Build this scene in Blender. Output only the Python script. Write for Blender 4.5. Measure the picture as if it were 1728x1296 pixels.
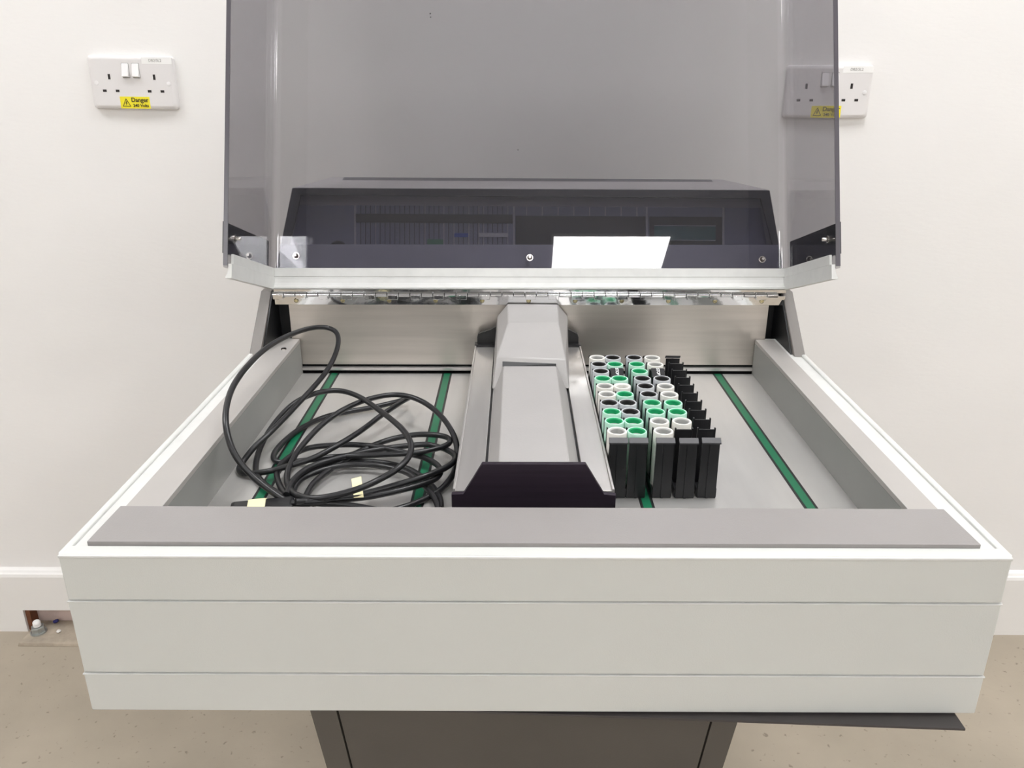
import bpy, bmesh, math
from mathutils import Vector, Matrix
from math import sin, cos, pi, radians

for o in list(bpy.data.objects):
    bpy.data.objects.remove(o, do_unlink=True)
scn = bpy.context.scene
COL = scn.collection

# ------------------------------------------------------------------ camera
FPX, PIT, YAW, CAMH = 1372.2, radians(20.851), radians(-0.314), 1.147
FW = Vector((sin(YAW) * cos(PIT), cos(YAW) * cos(PIT), -sin(PIT)))
RT = Vector((cos(YAW), -sin(YAW), 0))
UPV = RT.cross(FW)
CAM = Vector((0, 0, CAMH))
cd = bpy.data.cameras.new('camera')
cd.sensor_width = 36.0
cd.lens = FPX / 1728 * 36.0
cd.clip_start = 0.02
co = bpy.data.objects.new('camera', cd)
COL.objects.link(co)
m = Matrix((RT, UPV, -FW)).transposed().to_4x4()
m.translation = CAM
co.matrix_world = m
scn.camera = co

# ------------------------------------------------------------------ world and light
w = bpy.data.worlds.new('world')
scn.world = w
w.use_nodes = True
w.node_tree.nodes['Background'].inputs[0].default_value = (0.9, 0.95, 1.0, 1)
w.node_tree.nodes['Background'].inputs[1].default_value = 0.3
vs = scn.view_settings
vs.view_transform = 'Standard'
vs.look = 'None'
vs.gamma = 1.0
vs.use_curve_mapping = False
vs.exposure = 0.14
PANEL_STRENGTH = 20.0        # ceiling light panels


def ray(u, v):
    return FW + RT * ((u - 864) / FPX) + UPV * ((648 - v) / FPX)


def bp(u, v, X=None, Y=None, Z=None):
    """photo pixel to a point on the plane X=, Y= or Z= that the thing stands on"""
    d = ray(u, v)
    t = X / d.x if X is not None else (Y / d.y if Y is not None else (Z - CAMH) / d.z)
    return CAM + d * t


# ------------------------------------------------------------------ materials
def rgb(r, g, b):
    f = lambda c: ((c / 255) / 12.92) if c / 255 <= .04045 else (((c / 255) + .055) / 1.055) ** 2.4
    return (f(r), f(g), f(b), 1)


def mat(name, col, rough=.5, metal=0., spec=.5, noise=0., nscale=30., bump=0., bscale=200., stretch=None,
        emit=None, coat=0., nlo=None):
    mt = bpy.data.materials.new(name)
    mt.use_nodes = True
    nt = mt.node_tree
    b = nt.nodes['Principled BSDF']
    b.inputs['Base Color'].default_value = col
    b.inputs['Roughness'].default_value = rough
    b.inputs['Metallic'].default_value = metal
    b.inputs['Specular IOR Level'].default_value = spec
    b.inputs['Coat Weight'].default_value = coat
    if emit:
        b.inputs['Emission Color'].default_value = emit[0]
        b.inputs['Emission Strength'].default_value = emit[1]
    if noise or bump:
        tc = nt.nodes.new('ShaderNodeTexCoord')
        mp = nt.nodes.new('ShaderNodeMapping')
        mp.inputs['Scale'].default_value = stretch or (1, 1, 1)
        nt.links.new(tc.outputs['Object'], mp.inputs['Vector'])
    if noise:
        n = nt.nodes.new('ShaderNodeTexNoise')
        n.inputs['Scale'].default_value = nscale
        n.inputs['Detail'].default_value = 6
        nt.links.new(mp.outputs['Vector'], n.inputs['Vector'])
        mx = nt.nodes.new('ShaderNodeMix')
        mx.data_type = 'RGBA'
        lo = tuple(c * (1 - noise) for c in col[:3]) + (1,)
        hi = tuple(min(1, c * (1 + noise)) for c in col[:3]) + (1,)
        mx.inputs['A'].default_value = nlo or lo
        mx.inputs['B'].default_value = hi
        rp = nt.nodes.new('ShaderNodeMapRange')
        rp.inputs['From Min'].default_value = .3
        rp.inputs['From Max'].default_value = .7
        nt.links.new(n.outputs['Fac'], rp.inputs['Value'])
        nt.links.new(rp.outputs['Result'], mx.inputs['Factor'])
        nt.links.new(mx.outputs['Result'], b.inputs['Base Color'])
    if bump:
        n2 = nt.nodes.new('ShaderNodeTexNoise')
        n2.inputs['Scale'].default_value = bscale
        n2.inputs['Detail'].default_value = 4
        nt.links.new(mp.outputs['Vector'], n2.inputs['Vector'])
        bm_ = nt.nodes.new('ShaderNodeBump')
        bm_.inputs['Strength'].default_value = bump
        bm_.inputs['Distance'].default_value = .001
        nt.links.new(n2.outputs['Fac'], bm_.inputs['Height'])
        nt.links.new(bm_.outputs['Normal'], b.inputs['Normal'])
    return mt


def acrylic(name, tint, ior=1.49, rough=.0, haze=.0):
    """clear sheet: tinted straight-through light plus a Fresnel mirror"""
    mt = bpy.data.materials.new(name)
    mt.use_nodes = True
    nt = mt.node_tree
    nt.nodes.remove(nt.nodes['Principled BSDF'])
    out = nt.nodes['Material Output']
    tr = nt.nodes.new('ShaderNodeBsdfTransparent')
    gl = nt.nodes.new('ShaderNodeBsdfGlossy')
    gl.inputs['Roughness'].default_value = rough
    gl.inputs['Color'].default_value = (1, 1, 1, 1)
    # Schlick mirror, the same from both faces of the sheet
    lw = nt.nodes.new('ShaderNodeLayerWeight')
    lw.inputs['Blend'].default_value = .5
    pw = nt.nodes.new('ShaderNodeMath')
    pw.operation = 'POWER'
    pw.inputs[1].default_value = 5
    nt.links.new(lw.outputs['Facing'], pw.inputs[0])
    # Beer-Lambert: the oblique path through the sheet is longer, so the tint is deeper
    def mth(op, a, b_=None, c_=None):
        nd = nt.nodes.new('ShaderNodeMath')
        nd.operation = op
        for i_, v_ in enumerate((a, b_, c_)):
            if v_ is None:
                continue
            if isinstance(v_, (int, float)):
                nd.inputs[i_].default_value = v_
            else:
                nt.links.new(v_, nd.inputs[i_])
        return nd.outputs[0]
    cs = mth('SUBTRACT', 1., lw.outputs['Facing'])
    s2 = mth('DIVIDE', mth('SUBTRACT', 1., mth('MULTIPLY', cs, cs)), ior * ior)
    ex = mth('DIVIDE', 1., mth('SQRT', mth('SUBTRACT', 1., s2)))
    cc = nt.nodes.new('ShaderNodeCombineColor')
    for i_ in range(3):
        nt.links.new(mth('POWER', tint[i_], ex), cc.inputs[i_])
    nt.links.new(cc.outputs[0], tr.inputs[0])
    f0 = ((ior - 1) / (ior + 1)) ** 2
    ma = nt.nodes.new('ShaderNodeMath')
    ma.operation = 'MULTIPLY_ADD'
    ma.inputs[1].default_value = 1 - f0
    ma.inputs[2].default_value = f0
    nt.links.new(pw.outputs[0], ma.inputs[0])
    # patchy pale haze mixed in, standing for the bright room's reflection
    df = nt.nodes.new('ShaderNodeBsdfDiffuse')
    df.inputs[0].default_value = (.8, .8, .82, 1)
    tc = nt.nodes.new('ShaderNodeTexCoord')
    nz = nt.nodes.new('ShaderNodeTexNoise')
    nz.inputs['Scale'].default_value = 9
    nz.inputs['Detail'].default_value = 8
    nt.links.new(tc.outputs['Object'], nz.inputs['Vector'])
    mr = nt.nodes.new('ShaderNodeMapRange')
    mr.inputs['From Min'].default_value = .3
    mr.inputs['From Max'].default_value = .75
    mr.inputs['To Min'].default_value = haze * .8
    mr.inputs['To Max'].default_value = haze * 1.25
    nt.links.new(nz.outputs['Fac'], mr.inputs['Value'])
    m0 = nt.nodes.new('ShaderNodeMixShader')
    nt.links.new(mr.outputs[0], m0.inputs[0])
    nt.links.new(tr.outputs[0], m0.inputs[1])
    nt.links.new(df.outputs[0], m0.inputs[2])
    mx = nt.nodes.new('ShaderNodeMixShader')
    nt.links.new(ma.outputs[0], mx.inputs[0])
    nt.links.new(m0.outputs[0], mx.inputs[1])
    nt.links.new(gl.outputs[0], mx.inputs[2])
    nt.links.new(mx.outputs[0], out.inputs['Surface'])
    return mt


def concrete_floor():
    mt = mat('floor_concrete', rgb(166, 155, 139), .75, noise=.13, nscale=3.5, bump=.35, bscale=90)
    nt = mt.node_tree
    b = nt.nodes['Principled BSDF']
    src = b.inputs['Base Color'].links[0].from_socket
    tc = nt.nodes.new('ShaderNodeTexCoord')
    v = nt.nodes.new('ShaderNodeTexNoise')
    v.inputs['Scale'].default_value = 85
    v.inputs['Detail'].default_value = 2
    nt.links.new(tc.outputs['Object'], v.inputs['Vector'])
    r = nt.nodes.new('ShaderNodeMapRange')
    r.inputs['From Min'].default_value = .66
    r.inputs['From Max'].default_value = .74
    nt.links.new(v.outputs['Fac'], r.inputs['Value'])
    mul = nt.nodes.new('ShaderNodeMath')
    mul.operation = 'MULTIPLY'
    mul.inputs[1].default_value = .55
    nt.links.new(r.outputs[0], mul.inputs[0])
    mx = nt.nodes.new('ShaderNodeMix')
    mx.data_type = 'RGBA'
    mx.inputs['B'].default_value = rgb(95, 86, 76)
    nt.links.new(src, mx.inputs['A'])
    nt.links.new(mul.outputs[0], mx.inputs['Factor'])
    nt.links.new(mx.outputs['Result'], b.inputs['Base Color'])
    return mt


M = dict(
    wall=mat('wall_paint', rgb(238, 236, 234), .6, noise=.02, nscale=1.5, bump=.25, bscale=60, stretch=(1, 1, 3)),
    ceiling=mat('ceiling_paint', rgb(176, 178, 184), .8, noise=.01),
    skirting=mat('skirting_gloss_paint', rgb(236, 234, 231), .35, noise=.015, nscale=8),
    floor=concrete_floor(),
    body=mat('body_offwhite_paint', rgb(205, 206, 202), .42, noise=.015, nscale=6, bump=.12, bscale=900),
    rim=mat('rim_white_paint', rgb(208, 208, 205), .45, noise=.04, nscale=60),
    trim=mat('trim_grey_paint', rgb(146, 142, 140), .38, noise=.02, nscale=20, bump=.15, bscale=700),
    side=mat('side_trim_grey', rgb(178, 174, 170), .45, metal=.25, noise=.03, nscale=14),
    inner=mat('tray_side_grey', rgb(152, 152, 148), .5, metal=.2, noise=.03, nscale=12),
    deck=mat('deck_brushed_aluminium', rgb(196, 194, 191), .36, metal=.55, noise=.03, nscale=10, stretch=(6, 1, 1)),
    steel=mat('back_brushed_steel', rgb(205, 198, 190), .3, metal=.85, noise=.07, nscale=6, bump=.12, bscale=300,
              stretch=(1, 1, 18)),
    railsteel=mat('rail_brushed_steel', rgb(205, 202, 199), .3, metal=.75, noise=.04, nscale=8, stretch=(12, 1, 1)),
    chrome=mat('hinge_polished_steel', rgb(225, 225, 226), .07, metal=1., noise=.02, nscale=20, bump=.25, bscale=26),
    screw=mat('screw_brass_steel', rgb(196, 186, 150), .25, metal=1.),
    bolt=mat('bolt_steel', rgb(205, 200, 196), .2, metal=1.),
    boltdark=mat('bolt_washer_dark', rgb(58, 50, 48), .35, metal=.6),
    cover=mat('arm_cover_grey_paint', rgb(166, 163, 161), .4, noise=.02, nscale=25, bump=.12, bscale=500),
    purple=mat('plum_anodised_plate', rgb(42, 32, 44), .42, metal=.35, noise=.2, nscale=8, stretch=(1, 1, 30)),
    post=mat('post_grey_paint', rgb(118, 113, 109), .45, noise=.02),
    black=mat('black_plastic', rgb(24, 24, 25), .45, noise=.1, nscale=40),
    rack=mat('rack_black_plastic', rgb(21, 21, 24), .42, noise=.1, nscale=40, bump=.1, bscale=600),
    rackedge=mat('rack_tab_grey_black', rgb(58, 57, 60), .45, noise=.12, nscale=90, stretch=(1, 3, 1)),
    green=mat('green_strip', rgb(12, 104, 70), .4, noise=.06, nscale=30),
    cable=mat('cable_black_rubber', rgb(24, 24, 26), .36, noise=.08, nscale=60),
    tape=mat('yellow_tape', rgb(243, 232, 186), .6, noise=.02),
    plug=mat('plug_black', rgb(26, 26, 28), .35),
    lid=acrylic('lid_smoked_acrylic', (.695, .688, .702, 1), haze=.016),
    lidedge=mat('lid_edge_dark', rgb(84, 80, 86), .3, spec=.5),
    pane=acrylic('console_visor_acrylic', (.82, .82, .86, 1)),
    band=mat('lid_band_black', rgb(22, 22, 25), .4),
    bandgrey=mat('lid_band_slate', rgb(140, 140, 160), .35, noise=.06, nscale=50),
    hood=mat('console_grey', rgb(196, 193, 194), .45, noise=.03),
    hoodblack=mat('console_black_border', rgb(48, 48, 58), .35),
    hoodslab=mat('console_slab_slate', rgb(66, 68, 80), .3, noise=.08, nscale=20),
    ipanel=mat('instrument_slate', rgb(176, 178, 200), .45),
    ipale=mat('instrument_pale_band', rgb(214, 211, 218), .5),
    iblack=mat('instrument_black', rgb(60, 60, 72), .4),
    iline=mat('instrument_light_line', rgb(244, 244, 250), .5),
    idark=mat('instrument_dark_line', rgb(50, 50, 62), .5),
    iblue=mat('instrument_blue_tab', rgb(84, 118, 226), .45),
    iwhite=mat('instrument_white_tab', rgb(250, 250, 252), .45),
    igreen=mat('instrument_green_tab', rgb(98, 178, 138), .45),
    idisp=mat('instrument_display', rgb(70, 134, 134), .2),
    ped=mat('pedestal_charcoal', rgb(84, 80, 75), .5, noise=.05, nscale=12, bump=.1, bscale=500),
    plate=mat('underplate_dark', rgb(66, 62, 62), .4, noise=.05),
    sleeve_g=mat('sleeve_mint', rgb(186, 228, 208), .4),
    sleeve_k=mat('sleeve_smoke', rgb(194, 197, 200), .4),
    sleeve_w=mat('sleeve_white', rgb(226, 224, 217), .45),
    liner_g=mat('liner_green', rgb(16, 158, 98), .4),
    liner_k=mat('liner_black', rgb(26, 24, 24), .4),
    liner_w=mat('liner_grey', rgb(176, 175, 172), .5),
    seat=mat('tube_seat', rgb(196, 200, 198), .4),
    text_w=mat('lettering_white', rgb(236, 236, 236), .5),
    text_k=mat('lettering_black', rgb(28, 26, 20), .5),
    text_g=mat('lettering_grey', rgb(150, 147, 144), .5),
    socket=mat('socket_white_plastic', rgb(226, 223, 222), .3),
    rocker=mat('socket_rocker_plastic', rgb(234, 232, 232), .28),
    hole=mat('socket_slot_dark', rgb(30, 24, 22), .6),
    yellow=mat('sticker_yellow', rgb(240, 225, 40), .5),
    white_label=mat('label_white', rgb(244, 243, 241), .5),
    galv=mat('galvanised_steel', rgb(178, 182, 180), .35, metal=.7, noise=.15, nscale=60),
    wood=mat('stained_timber_end', rgb(112, 68, 44), .7, noise=.3, nscale=40),
    brick=mat('plaster_pink', rgb(196, 176, 168), .85, noise=.14, nscale=25, bump=.5, bscale=120),
    brick2=mat('plaster_buff', rgb(206, 180, 152), .85, noise=.14, nscale=25),
    paper=mat('plaster_white', rgb(226, 222, 216), .85, noise=.05, nscale=25),
    slab=mat('dusty_plate', rgb(170, 158, 142), .8, noise=.25, nscale=30, bump=.5, bscale=120),
    ink=mat('blue_plastic', rgb(34, 34, 110), .5),
    lamp=mat('light_panel_diffuser', (.9, .9, .9, 1), .6, emit=((.985, .992, 1, 1), PANEL_STRENGTH)),
    lampframe=mat('light_panel_frame', rgb(235, 235, 235), .4),
)


# ------------------------------------------------------------------ mesh helpers
class MB:
    def __init__(s):
        s.bm = bmesh.new()

    def poly(s, verts, faces):
        vv = [s.bm.verts.new(v) for v in verts]
        for f in faces:
            try:
                s.bm.faces.new([vv[i] for i in f])
            except ValueError:
                pass
        return s

    def hexa(s, p, bev=0., seg=2):
        """eight corners: bottom loop then top loop"""
        t = bmesh.new()
        vv = [t.verts.new(v) for v in p]
        for f in ((3, 2, 1, 0), (4, 5, 6, 7), (0, 1, 5, 4), (1, 2, 6, 5), (2, 3, 7, 6), (3, 0, 4, 7)):
            t.faces.new([vv[i] for i in f])
        if bev:
            for f in bmesh.ops.bevel(t, geom=list(t.edges), offset=bev, segments=seg, affect='EDGES', profile=.5)['faces']:
                f.smooth = True
        s.merge(t)
        return s

    def box(s, x0, x1, y0, y1, z0, z1, bev=0., seg=2, fn=None):
        p = [(x0, y0, z0), (x1, y0, z0), (x1, y1, z0), (x0, y1, z0), (x0, y0, z1), (x1, y0, z1), (x1, y1, z1), (x0, y1, z1)]
        if fn:
            p = [fn(*q) for q in p]
        return s.hexa(p, bev, seg)

    def merge(s, t):
        me = bpy.data.meshes.new('tmp')
        bmesh.ops.recalc_face_normals(t, faces=list(t.faces))
        t.to_mesh(me)
        t.free()
        s.bm.from_mesh(me)
        bpy.data.meshes.remove(me)

    def prism(s, pts, d, bev=0.):
        """polygon of 3d points pushed by vector d"""
        t = bmesh.new()
        a = [t.verts.new(p) for p in pts]
        b = [t.verts.new(Vector(p) + Vector(d)) for p in pts]
        n = len(pts)
        t.faces.new(a)
        t.faces.new(b[::-1])
        for i in range(n):
            t.faces.new([a[i], b[i], b[(i + 1) % n], a[(i + 1) % n]])
        if bev:
            for f in bmesh.ops.bevel(t, geom=list(t.edges), offset=bev, segments=2, affect='EDGES', profile=.5)['faces']:
                f.smooth = True
        s.merge(t)
        return s

    def lathe(s, prof, n=24, axis=Vector((0, 0, 1)), at=Vector((0, 0, 0)), closed=False):
        """profile of (radius, height) turned round axis"""
        axis = Vector(axis).normalized()
        q = Vector((0, 0, 1)).rotation_difference(axis)
        t = bmesh.new()
        rows = []
        for r, h in prof:
            if r < 1e-7:
                rows.append([t.verts.new(q @ Vector((0, 0, h)) + Vector(at))])
            else:
                rows.append([t.verts.new(q @ Vector((r * cos(2 * pi * k / n), r * sin(2 * pi * k / n), h)) + Vector(at)) for k in range(n)])
        pairs = list(zip(rows, rows[1:]))
        if closed:
            pairs.append((rows[-1], rows[0]))
        for a, b in pairs:
            for k in range(n):
                k2 = (k + 1) % n
                if len(a) == 1 and len(b) == 1:
                    continue
                if len(a) == 1:
                    t.faces.new([a[0], b[k], b[k2]])
                elif len(b) == 1:
                    t.faces.new([a[k], a[k2], b[0]])
                else:
                    t.faces.new([a[k], a[k2], b[k2], b[k]])
        for f in t.faces:
            f.smooth = True
        s.merge(t)
        return s

    def mesh(s, name, smooth=None):
        me = bpy.data.meshes.new(name)
        s.bm.to_mesh(me)
        s.bm.free()
        if smooth is not None:
            keep = [p.use_smooth for p in me.polygons]
            me.set_sharp_from_angle(angle=radians(smooth))
            me.polygons.foreach_set('use_smooth', keep)
        return me


def link(name, me, material, parent=None, world=False):
    o = bpy.data.objects.new(name, me)
    if material is not None and me is not None and not me.materials:
        me.materials.append(M[material])
    COL.objects.link(o)
    if parent is not None:
        o.parent = parent
        if world:
            o.matrix_parent_inverse = Matrix.Translation(-parent.location)
    return o


def thing(name, label, cat, loc=(0, 0, 0), rotz=0., group=None):
    o = bpy.data.objects.new(name, None)
    o.empty_display_size = .02
    COL.objects.link(o)
    o.location = loc
    o.rotation_euler = (0, 0, rotz)
    return tag(o, label, cat, group)


def tag(o, label, cat=None, group=None, kind=None):
    o['label'] = label
    if cat:
        o['category'] = cat
    if group:
        o['group'] = group
    if kind:
        o['kind'] = kind
    return o


def group_part(name, root, label=None):
    """a part that only gathers sub-parts"""
    o = bpy.data.objects.new(name, None)
    o.empty_display_size = .02
    COL.objects.link(o)
    o.parent = root
    o.matrix_parent_inverse = Matrix.Translation(-root.location)
    if label:
        o['label'] = label
    return o


def text_mesh(txt, size, depth=.0002, offset=0., spacing=1.):
    c = bpy.data.curves.new('t', 'FONT')
    c.body = txt
    c.size = size
    c.extrude = depth
    c.offset = offset
    c.space_character = spacing
    c.align_x = 'CENTER'
    c.align_y = 'CENTER'
    o = bpy.data.objects.new('t', c)
    COL.objects.link(o)
    dg = bpy.context.evaluated_depsgraph_get()
    me = bpy.data.meshes.new_from_object(o.evaluated_get(dg))
    bpy.data.objects.remove(o)
    bpy.data.curves.remove(c)
    me.name = 'lettering'
    return me


# ------------------------------------------------------------------ room
WY = 1.490           # wall face
RX0, RX1, RY0, CEIL = -3.2, 4.2, -5.0, 2.70
HX0, HX1, HZ = -1.074, -.62, .056       # hole cut through the skirting


def struct(name, me, material, label):
    return tag(link(name, me, material), label, kind='structure')


struct('floor', MB().box(RX0 - .1, RX1 + .1, RY0 - .1, WY + .12, -.1, 0).mesh('floor'), 'floor', 'beige speckled concrete floor')
b = MB().box(RX0, RX1, WY, WY + .12, HZ, CEIL)
b.box(RX0, HX0, WY, WY + .12, 0, HZ).box(HX1, RX1, WY, WY + .12, 0, HZ)
struct('wall_back', b.mesh('wall_back'), 'wall', 'white painted wall behind the machine')
struct('wall_left', MB().box(RX0 - .1, RX0, RY0, WY + .12, 0, CEIL).mesh('wall_left'), 'wall', 'white painted side wall of the room')
struct('wall_right', MB().box(RX1, RX1 + .1, RY0, WY + .12, 0, CEIL).mesh('wall_right'), 'wall', 'white painted side wall opposite')
struct('wall_front', MB().box(RX0, RX1, RY0 - .1, RY0, 0, CEIL).mesh('wall_front'), 'wall', 'white painted wall facing the machine')
struct('ceiling', MB().box(RX0 - .1, RX1 + .1, RY0 - .1, WY + .12, CEIL, CEIL + .1).mesh('ceiling'), 'ceiling', 'white ceiling with light panels')

# skirting: profile with a moulded top, cut away over the hole
BY, BH = 1.474, .152
prof = [(WY, 0), (BY, 0), (BY, BH - .012), (BY + .002, BH - .006), (BY + .006, BH - .004), (BY + .009, BH), (WY, BH + .004)]
profu = [(WY, HZ)] + [(BY, HZ)] + prof[2:]
b = MB()
b.prism([(RX0, y, z) for y, z in prof], (HX0 - RX0, 0, 0))
b.prism([(HX0, y, z) for y, z in profu], (HX1 - HX0, 0, 0))
b.prism([(HX1, y, z) for y, z in prof], (RX1 - HX1, 0, 0))
struct('baseboard_back', b.mesh('baseboard_back'), 'skirting', 'white gloss skirting board with a notch cut out')

# what shows inside the notch
rc = struct('trim_1', MB().box(HX0, HX1, WY + .014, WY + .09, 0, HZ).mesh('recess'), 'brick', 'rough pinkish plaster behind the notch in the skirting')
link('plaster_patch', MB().box(HX0 + .014, HX0 + .075, WY + .0115, WY + .0145, .036, HZ, .001).mesh('patch'), 'brick2', rc)
link('plaster_patch', MB().box(HX0 + .078, HX0 + .2, WY + .0105, WY + .0145, .04, HZ, .001).mesh('patch'), 'paper', rc)
link('timber_end', MB().box(HX0 - .001, HX0 + .010, BY + .006, WY + .014, 0, HZ, .0008).mesh('timber'), 'wood', rc)

pl = MB().hexa([(-1.068, 1.424, 0), (-.80, 1.422, 0), (-.80, 1.503, 0), (-1.060, 1.503, 0),
                (-1.066, 1.426, .008), (-.80, 1.424, .008), (-.80, 1.503, .008), (-1.060, 1.503, .008)], .0012)
tag(link('floor_plate', pl.mesh('floor_plate'), 'slab'), 'dusty flat steel plate on the floor under the skirting notch', 'plate')
an = thing('anchor_bolt', 'galvanised anchor bolt with nut and washer on the dusty floor plate', 'bolt', (-1.042, 1.462, .008))
link('washer', MB().lathe([(.006, 0), (.0165, 0), (.0165, .003), (.006, .003)], 28, closed=True).mesh('washer', 40), 'galv', an)
link('nut', MB().lathe([(0, .003), (.0138, .003), (.0138, .014), (.0126, .0155), (0, .0155)], 6).mesh('nut', 25), 'galv', an)
link('stud', MB().lathe([(0, .0165), (.0078, .0165), (.0078, .021), (.0072, .0215), (.0078, .022), (.0078, .0265), (.006, .029), (0, .029)], 20).mesh('stud', 40), 'white_label', an)
ws = MB().lathe([(0, 0), (.0035, .001), (.004, .006), (.003, .011), (0, .0115)], 12, axis=(1, .2, .35), at=(0, 0, 0)).mesh('wall_plug', 60)
o = tag(link('wall_plug', ws, 'ink'), 'small dark blue plastic wall plug lying behind the anchor bolt', 'wall plug')
o.location = (-1.024, 1.490, .013)
pb = MB().lathe([(0, 0), (.004, .0012), (.0052, .003), (.003, .0055), (0, .006)], 9).mesh('rubble', 30)
o = tag(link('plaster_crumb', pb, 'paper'), 'pale plaster crumb lying on the dusty floor plate', 'crumb')
o.location = (-.998, 1.462, .008)

# ------------------------------------------------------------------ ceiling light panels
k = 0
for px in (-1.45, .49, 2.43):
    for py in (.80, -1.71, -3.70):
        t = thing('ceiling_light', 'square white light panel recessed in the ceiling', 'ceiling light', (px, py, CEIL), 0, 'square ceiling light panels')
        f = MB()
        for x0, x1, y0, y1 in ((-.31, .31, -.31, -.298), (-.31, .31, .298, .31), (-.31, -.298, -.298, .298), (.298, .31, -.298, .298)):
            f.box(x0, x1, y0, y1, -.012, 0)
        link('frame', f.mesh('frame'), 'lampframe', t)
        link('diffuser', MB().box(-.298, .298, -.298, .298, -.008, -.004).mesh('diffuser'), 'lamp', t)

# ------------------------------------------------------------------ wall sockets
def socket(label, x, z, roll):
    t = thing('wall_socket', label, 'wall socket', (x, WY, z))
    t.rotation_euler = (0, roll, 0)
    W2, H2, D = .073, .043, .0095
    # softly domed plate
    bmx = bmesh.new()
    def rr(hw, hh, r, y):
        pts = []
        for cx, cz, a0 in ((hw - r, hh - r, 0), (-hw + r, hh - r, 90), (-hw + r, -hh + r, 180), (hw - r, -hh + r, 270)):
            for i in range(7):
                a = radians(a0 + 15 * i)
                pts.append((cx + r * cos(a), y, cz + r * sin(a)))
        return pts
    loops = [rr(W2, H2, .006, 0), rr(W2, H2, .006, -.005), rr(W2 - .0008, H2 - .0008, .0055, -.0074),
             rr(W2 - .003, H2 - .003, .005, -.009), rr(W2 - .006, H2 - .006, .004, -D)]
    vl = [[bmx.verts.new(p) for p in lp] for lp in loops]
    n = len(vl[0])
    for a, c in zip(vl, vl[1:]):
        for i in range(n):
            bmx.faces.new([a[i], a[(i + 1) % n], c[(i + 1) % n], c[i]])
    for f in bmx.faces:
        f.smooth = True
    bmx.faces.new(vl[-1])
    bmx.faces.new(vl[0][::-1])
    pm = MB()
    pm.merge(bmx)
    plate = link('plate', pm.mesh('plate', 35), 'socket', t)
    F = -D
    for sx in (-.0385, .0385):
        cx = sx
        e = MB().box(cx - .002, cx + .002, F - .0002, F + .004, .005, .0135)
        link('earth_slot', e.mesh('slot'), 'hole', plate)
        for dx in (-.011, .011):
            e = MB().box(cx + dx - .0032, cx + dx + .0032, F - .0002, F + .004, -.0155, -.0115)
            link('pin_slot', e.mesh('slot'), 'hole', plate)
    for cx in (-.0088, .0088):
        surround = MB().box(cx - .0062, cx + .0062, F - .0003, F + .001, .0075, .0315, .0002)
        link('rocker_surround', surround.mesh('surround'), 'text_g', plate)
        p = [(cx - .0056, F + .001, .0082), (cx + .0056, F + .001, .0082), (cx + .0056, F + .001, .0308), (cx - .0056, F + .001, .0308),
             (cx - .0056, F - .0062, .0098), (cx + .0056, F - .0062, .0098), (cx + .0056, F - .0009, .0305), (cx - .0056, F - .0009, .0305)]
        link('rocker_switch', MB().hexa(p, .0005).mesh('rocker'), 'rocker', t)
    for cx in (-.062, .062):
        sc = MB().lathe([(0, 0), (.0036, 0), (.0036, .0006), (.0028, .0009), (0, .0009)], 18, axis=(0, -1, 0), at=(cx, F, -.001))
        link('screw_cap', sc.mesh('cap', 40), 'rocker', t)
    st = link('danger_sticker', MB().box(-.0255, .0255, F - .0003, F + .0005, -.0420, -.0225, 0).mesh('sticker'), 'yellow', t)
    tri = MB()
    c0, c1, c2 = Vector((-.0222, 0, -.0387)), Vector((-.0076, 0, -.0387)), Vector((-.0149, 0, -.0253))
    cen = (c0 + c1 + c2) / 3
    outer = [c0, c1, c2]
    inner = [cen + (c - cen) * .80 for c in outer]
    for i in range(3):
        j = (i + 1) % 3
        tri.prism([outer[i] + Vector((0, F - .0007, 0)), outer[j] + Vector((0, F - .0007, 0)), inner[j] + Vector((0, F - .0007, 0)), inner[i] + Vector((0, F - .0007, 0))], (0, .0004, 0))
    link('warning_triangle', tri.mesh('triangle'), 'text_k', st)
    bolt_pts = [(-.0120, -.0297), (-.0143, -.0338), (-.0128, -.0335), (-.0138, -.0370), (-.0112, -.0325), (-.0126, -.0327), (-.0110, -.0297)]
    link('lightning_mark', MB().prism([(x_, F - .0007, z_) for x_, z_ in [(-.0149 + (bx_ + .0125) * 1.1, -.0333 + (bz_ + .0333) * 1.1) for bx_, bz_ in bolt_pts]], (0, .0004, 0)).mesh('lightning'), 'text_k', st)
    for txt, sz, tx, tz in (('Danger', .0100, .0085, -.0280), ('240 Volts', .0070, .0094, -.0371)):
        l = link('lettering', text_mesh(txt, sz, .0002, .0001), 'text_k', st)
        l.location = (tx, F - .0006, tz)
        l.rotation_euler = (pi / 2, 0, 0)
    lb = link('circuit_label', MB().box(.0205, .071, F - .0002, F + .001, .0305, .0412).mesh('label'), 'white_label', t)
    l = link('lettering', text_mesh('DB2/5L2', .0062, .0001), 'text_g', lb)
    l.location = (.0435, F - .0004, .0357)
    l.rotation_euler = (pi / 2, 0, 0)


socket('double switched wall socket with danger sticker, on bare white wall', -.6577, 1.1335, radians(.7))
socket('double switched wall socket partly behind the smoked lid, with danger sticker', .533, 1.1188, radians(-.1))

# ------------------------------------------------------------------ the machine
L, R, YF, ZT, ZB = -.356, .384, .539, .7994, .6476
ZD = .748                     # deck level
SL, SR = -.305, .336          # tray side walls
TL, TR = -.338, .363          # outer edges of the grey trim
YB = 1.094                    # stainless back panel
root = thing('sample_analyzer', 'off-white tray machine with raised smoked lid on a charcoal pedestal', 'machine', (.014, .85, 0))
P = lambda name, mb, material, smooth=None, parent=None, label=None: _part(name, mb, material, smooth, parent, label)


def _part(name, mb, material, smooth, parent, label):
    me = mb.mesh(name, smooth)
    o = link(name, me, material, parent or root, world=(parent is None))
    if label:
        o['label'] = label
    return o


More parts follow.
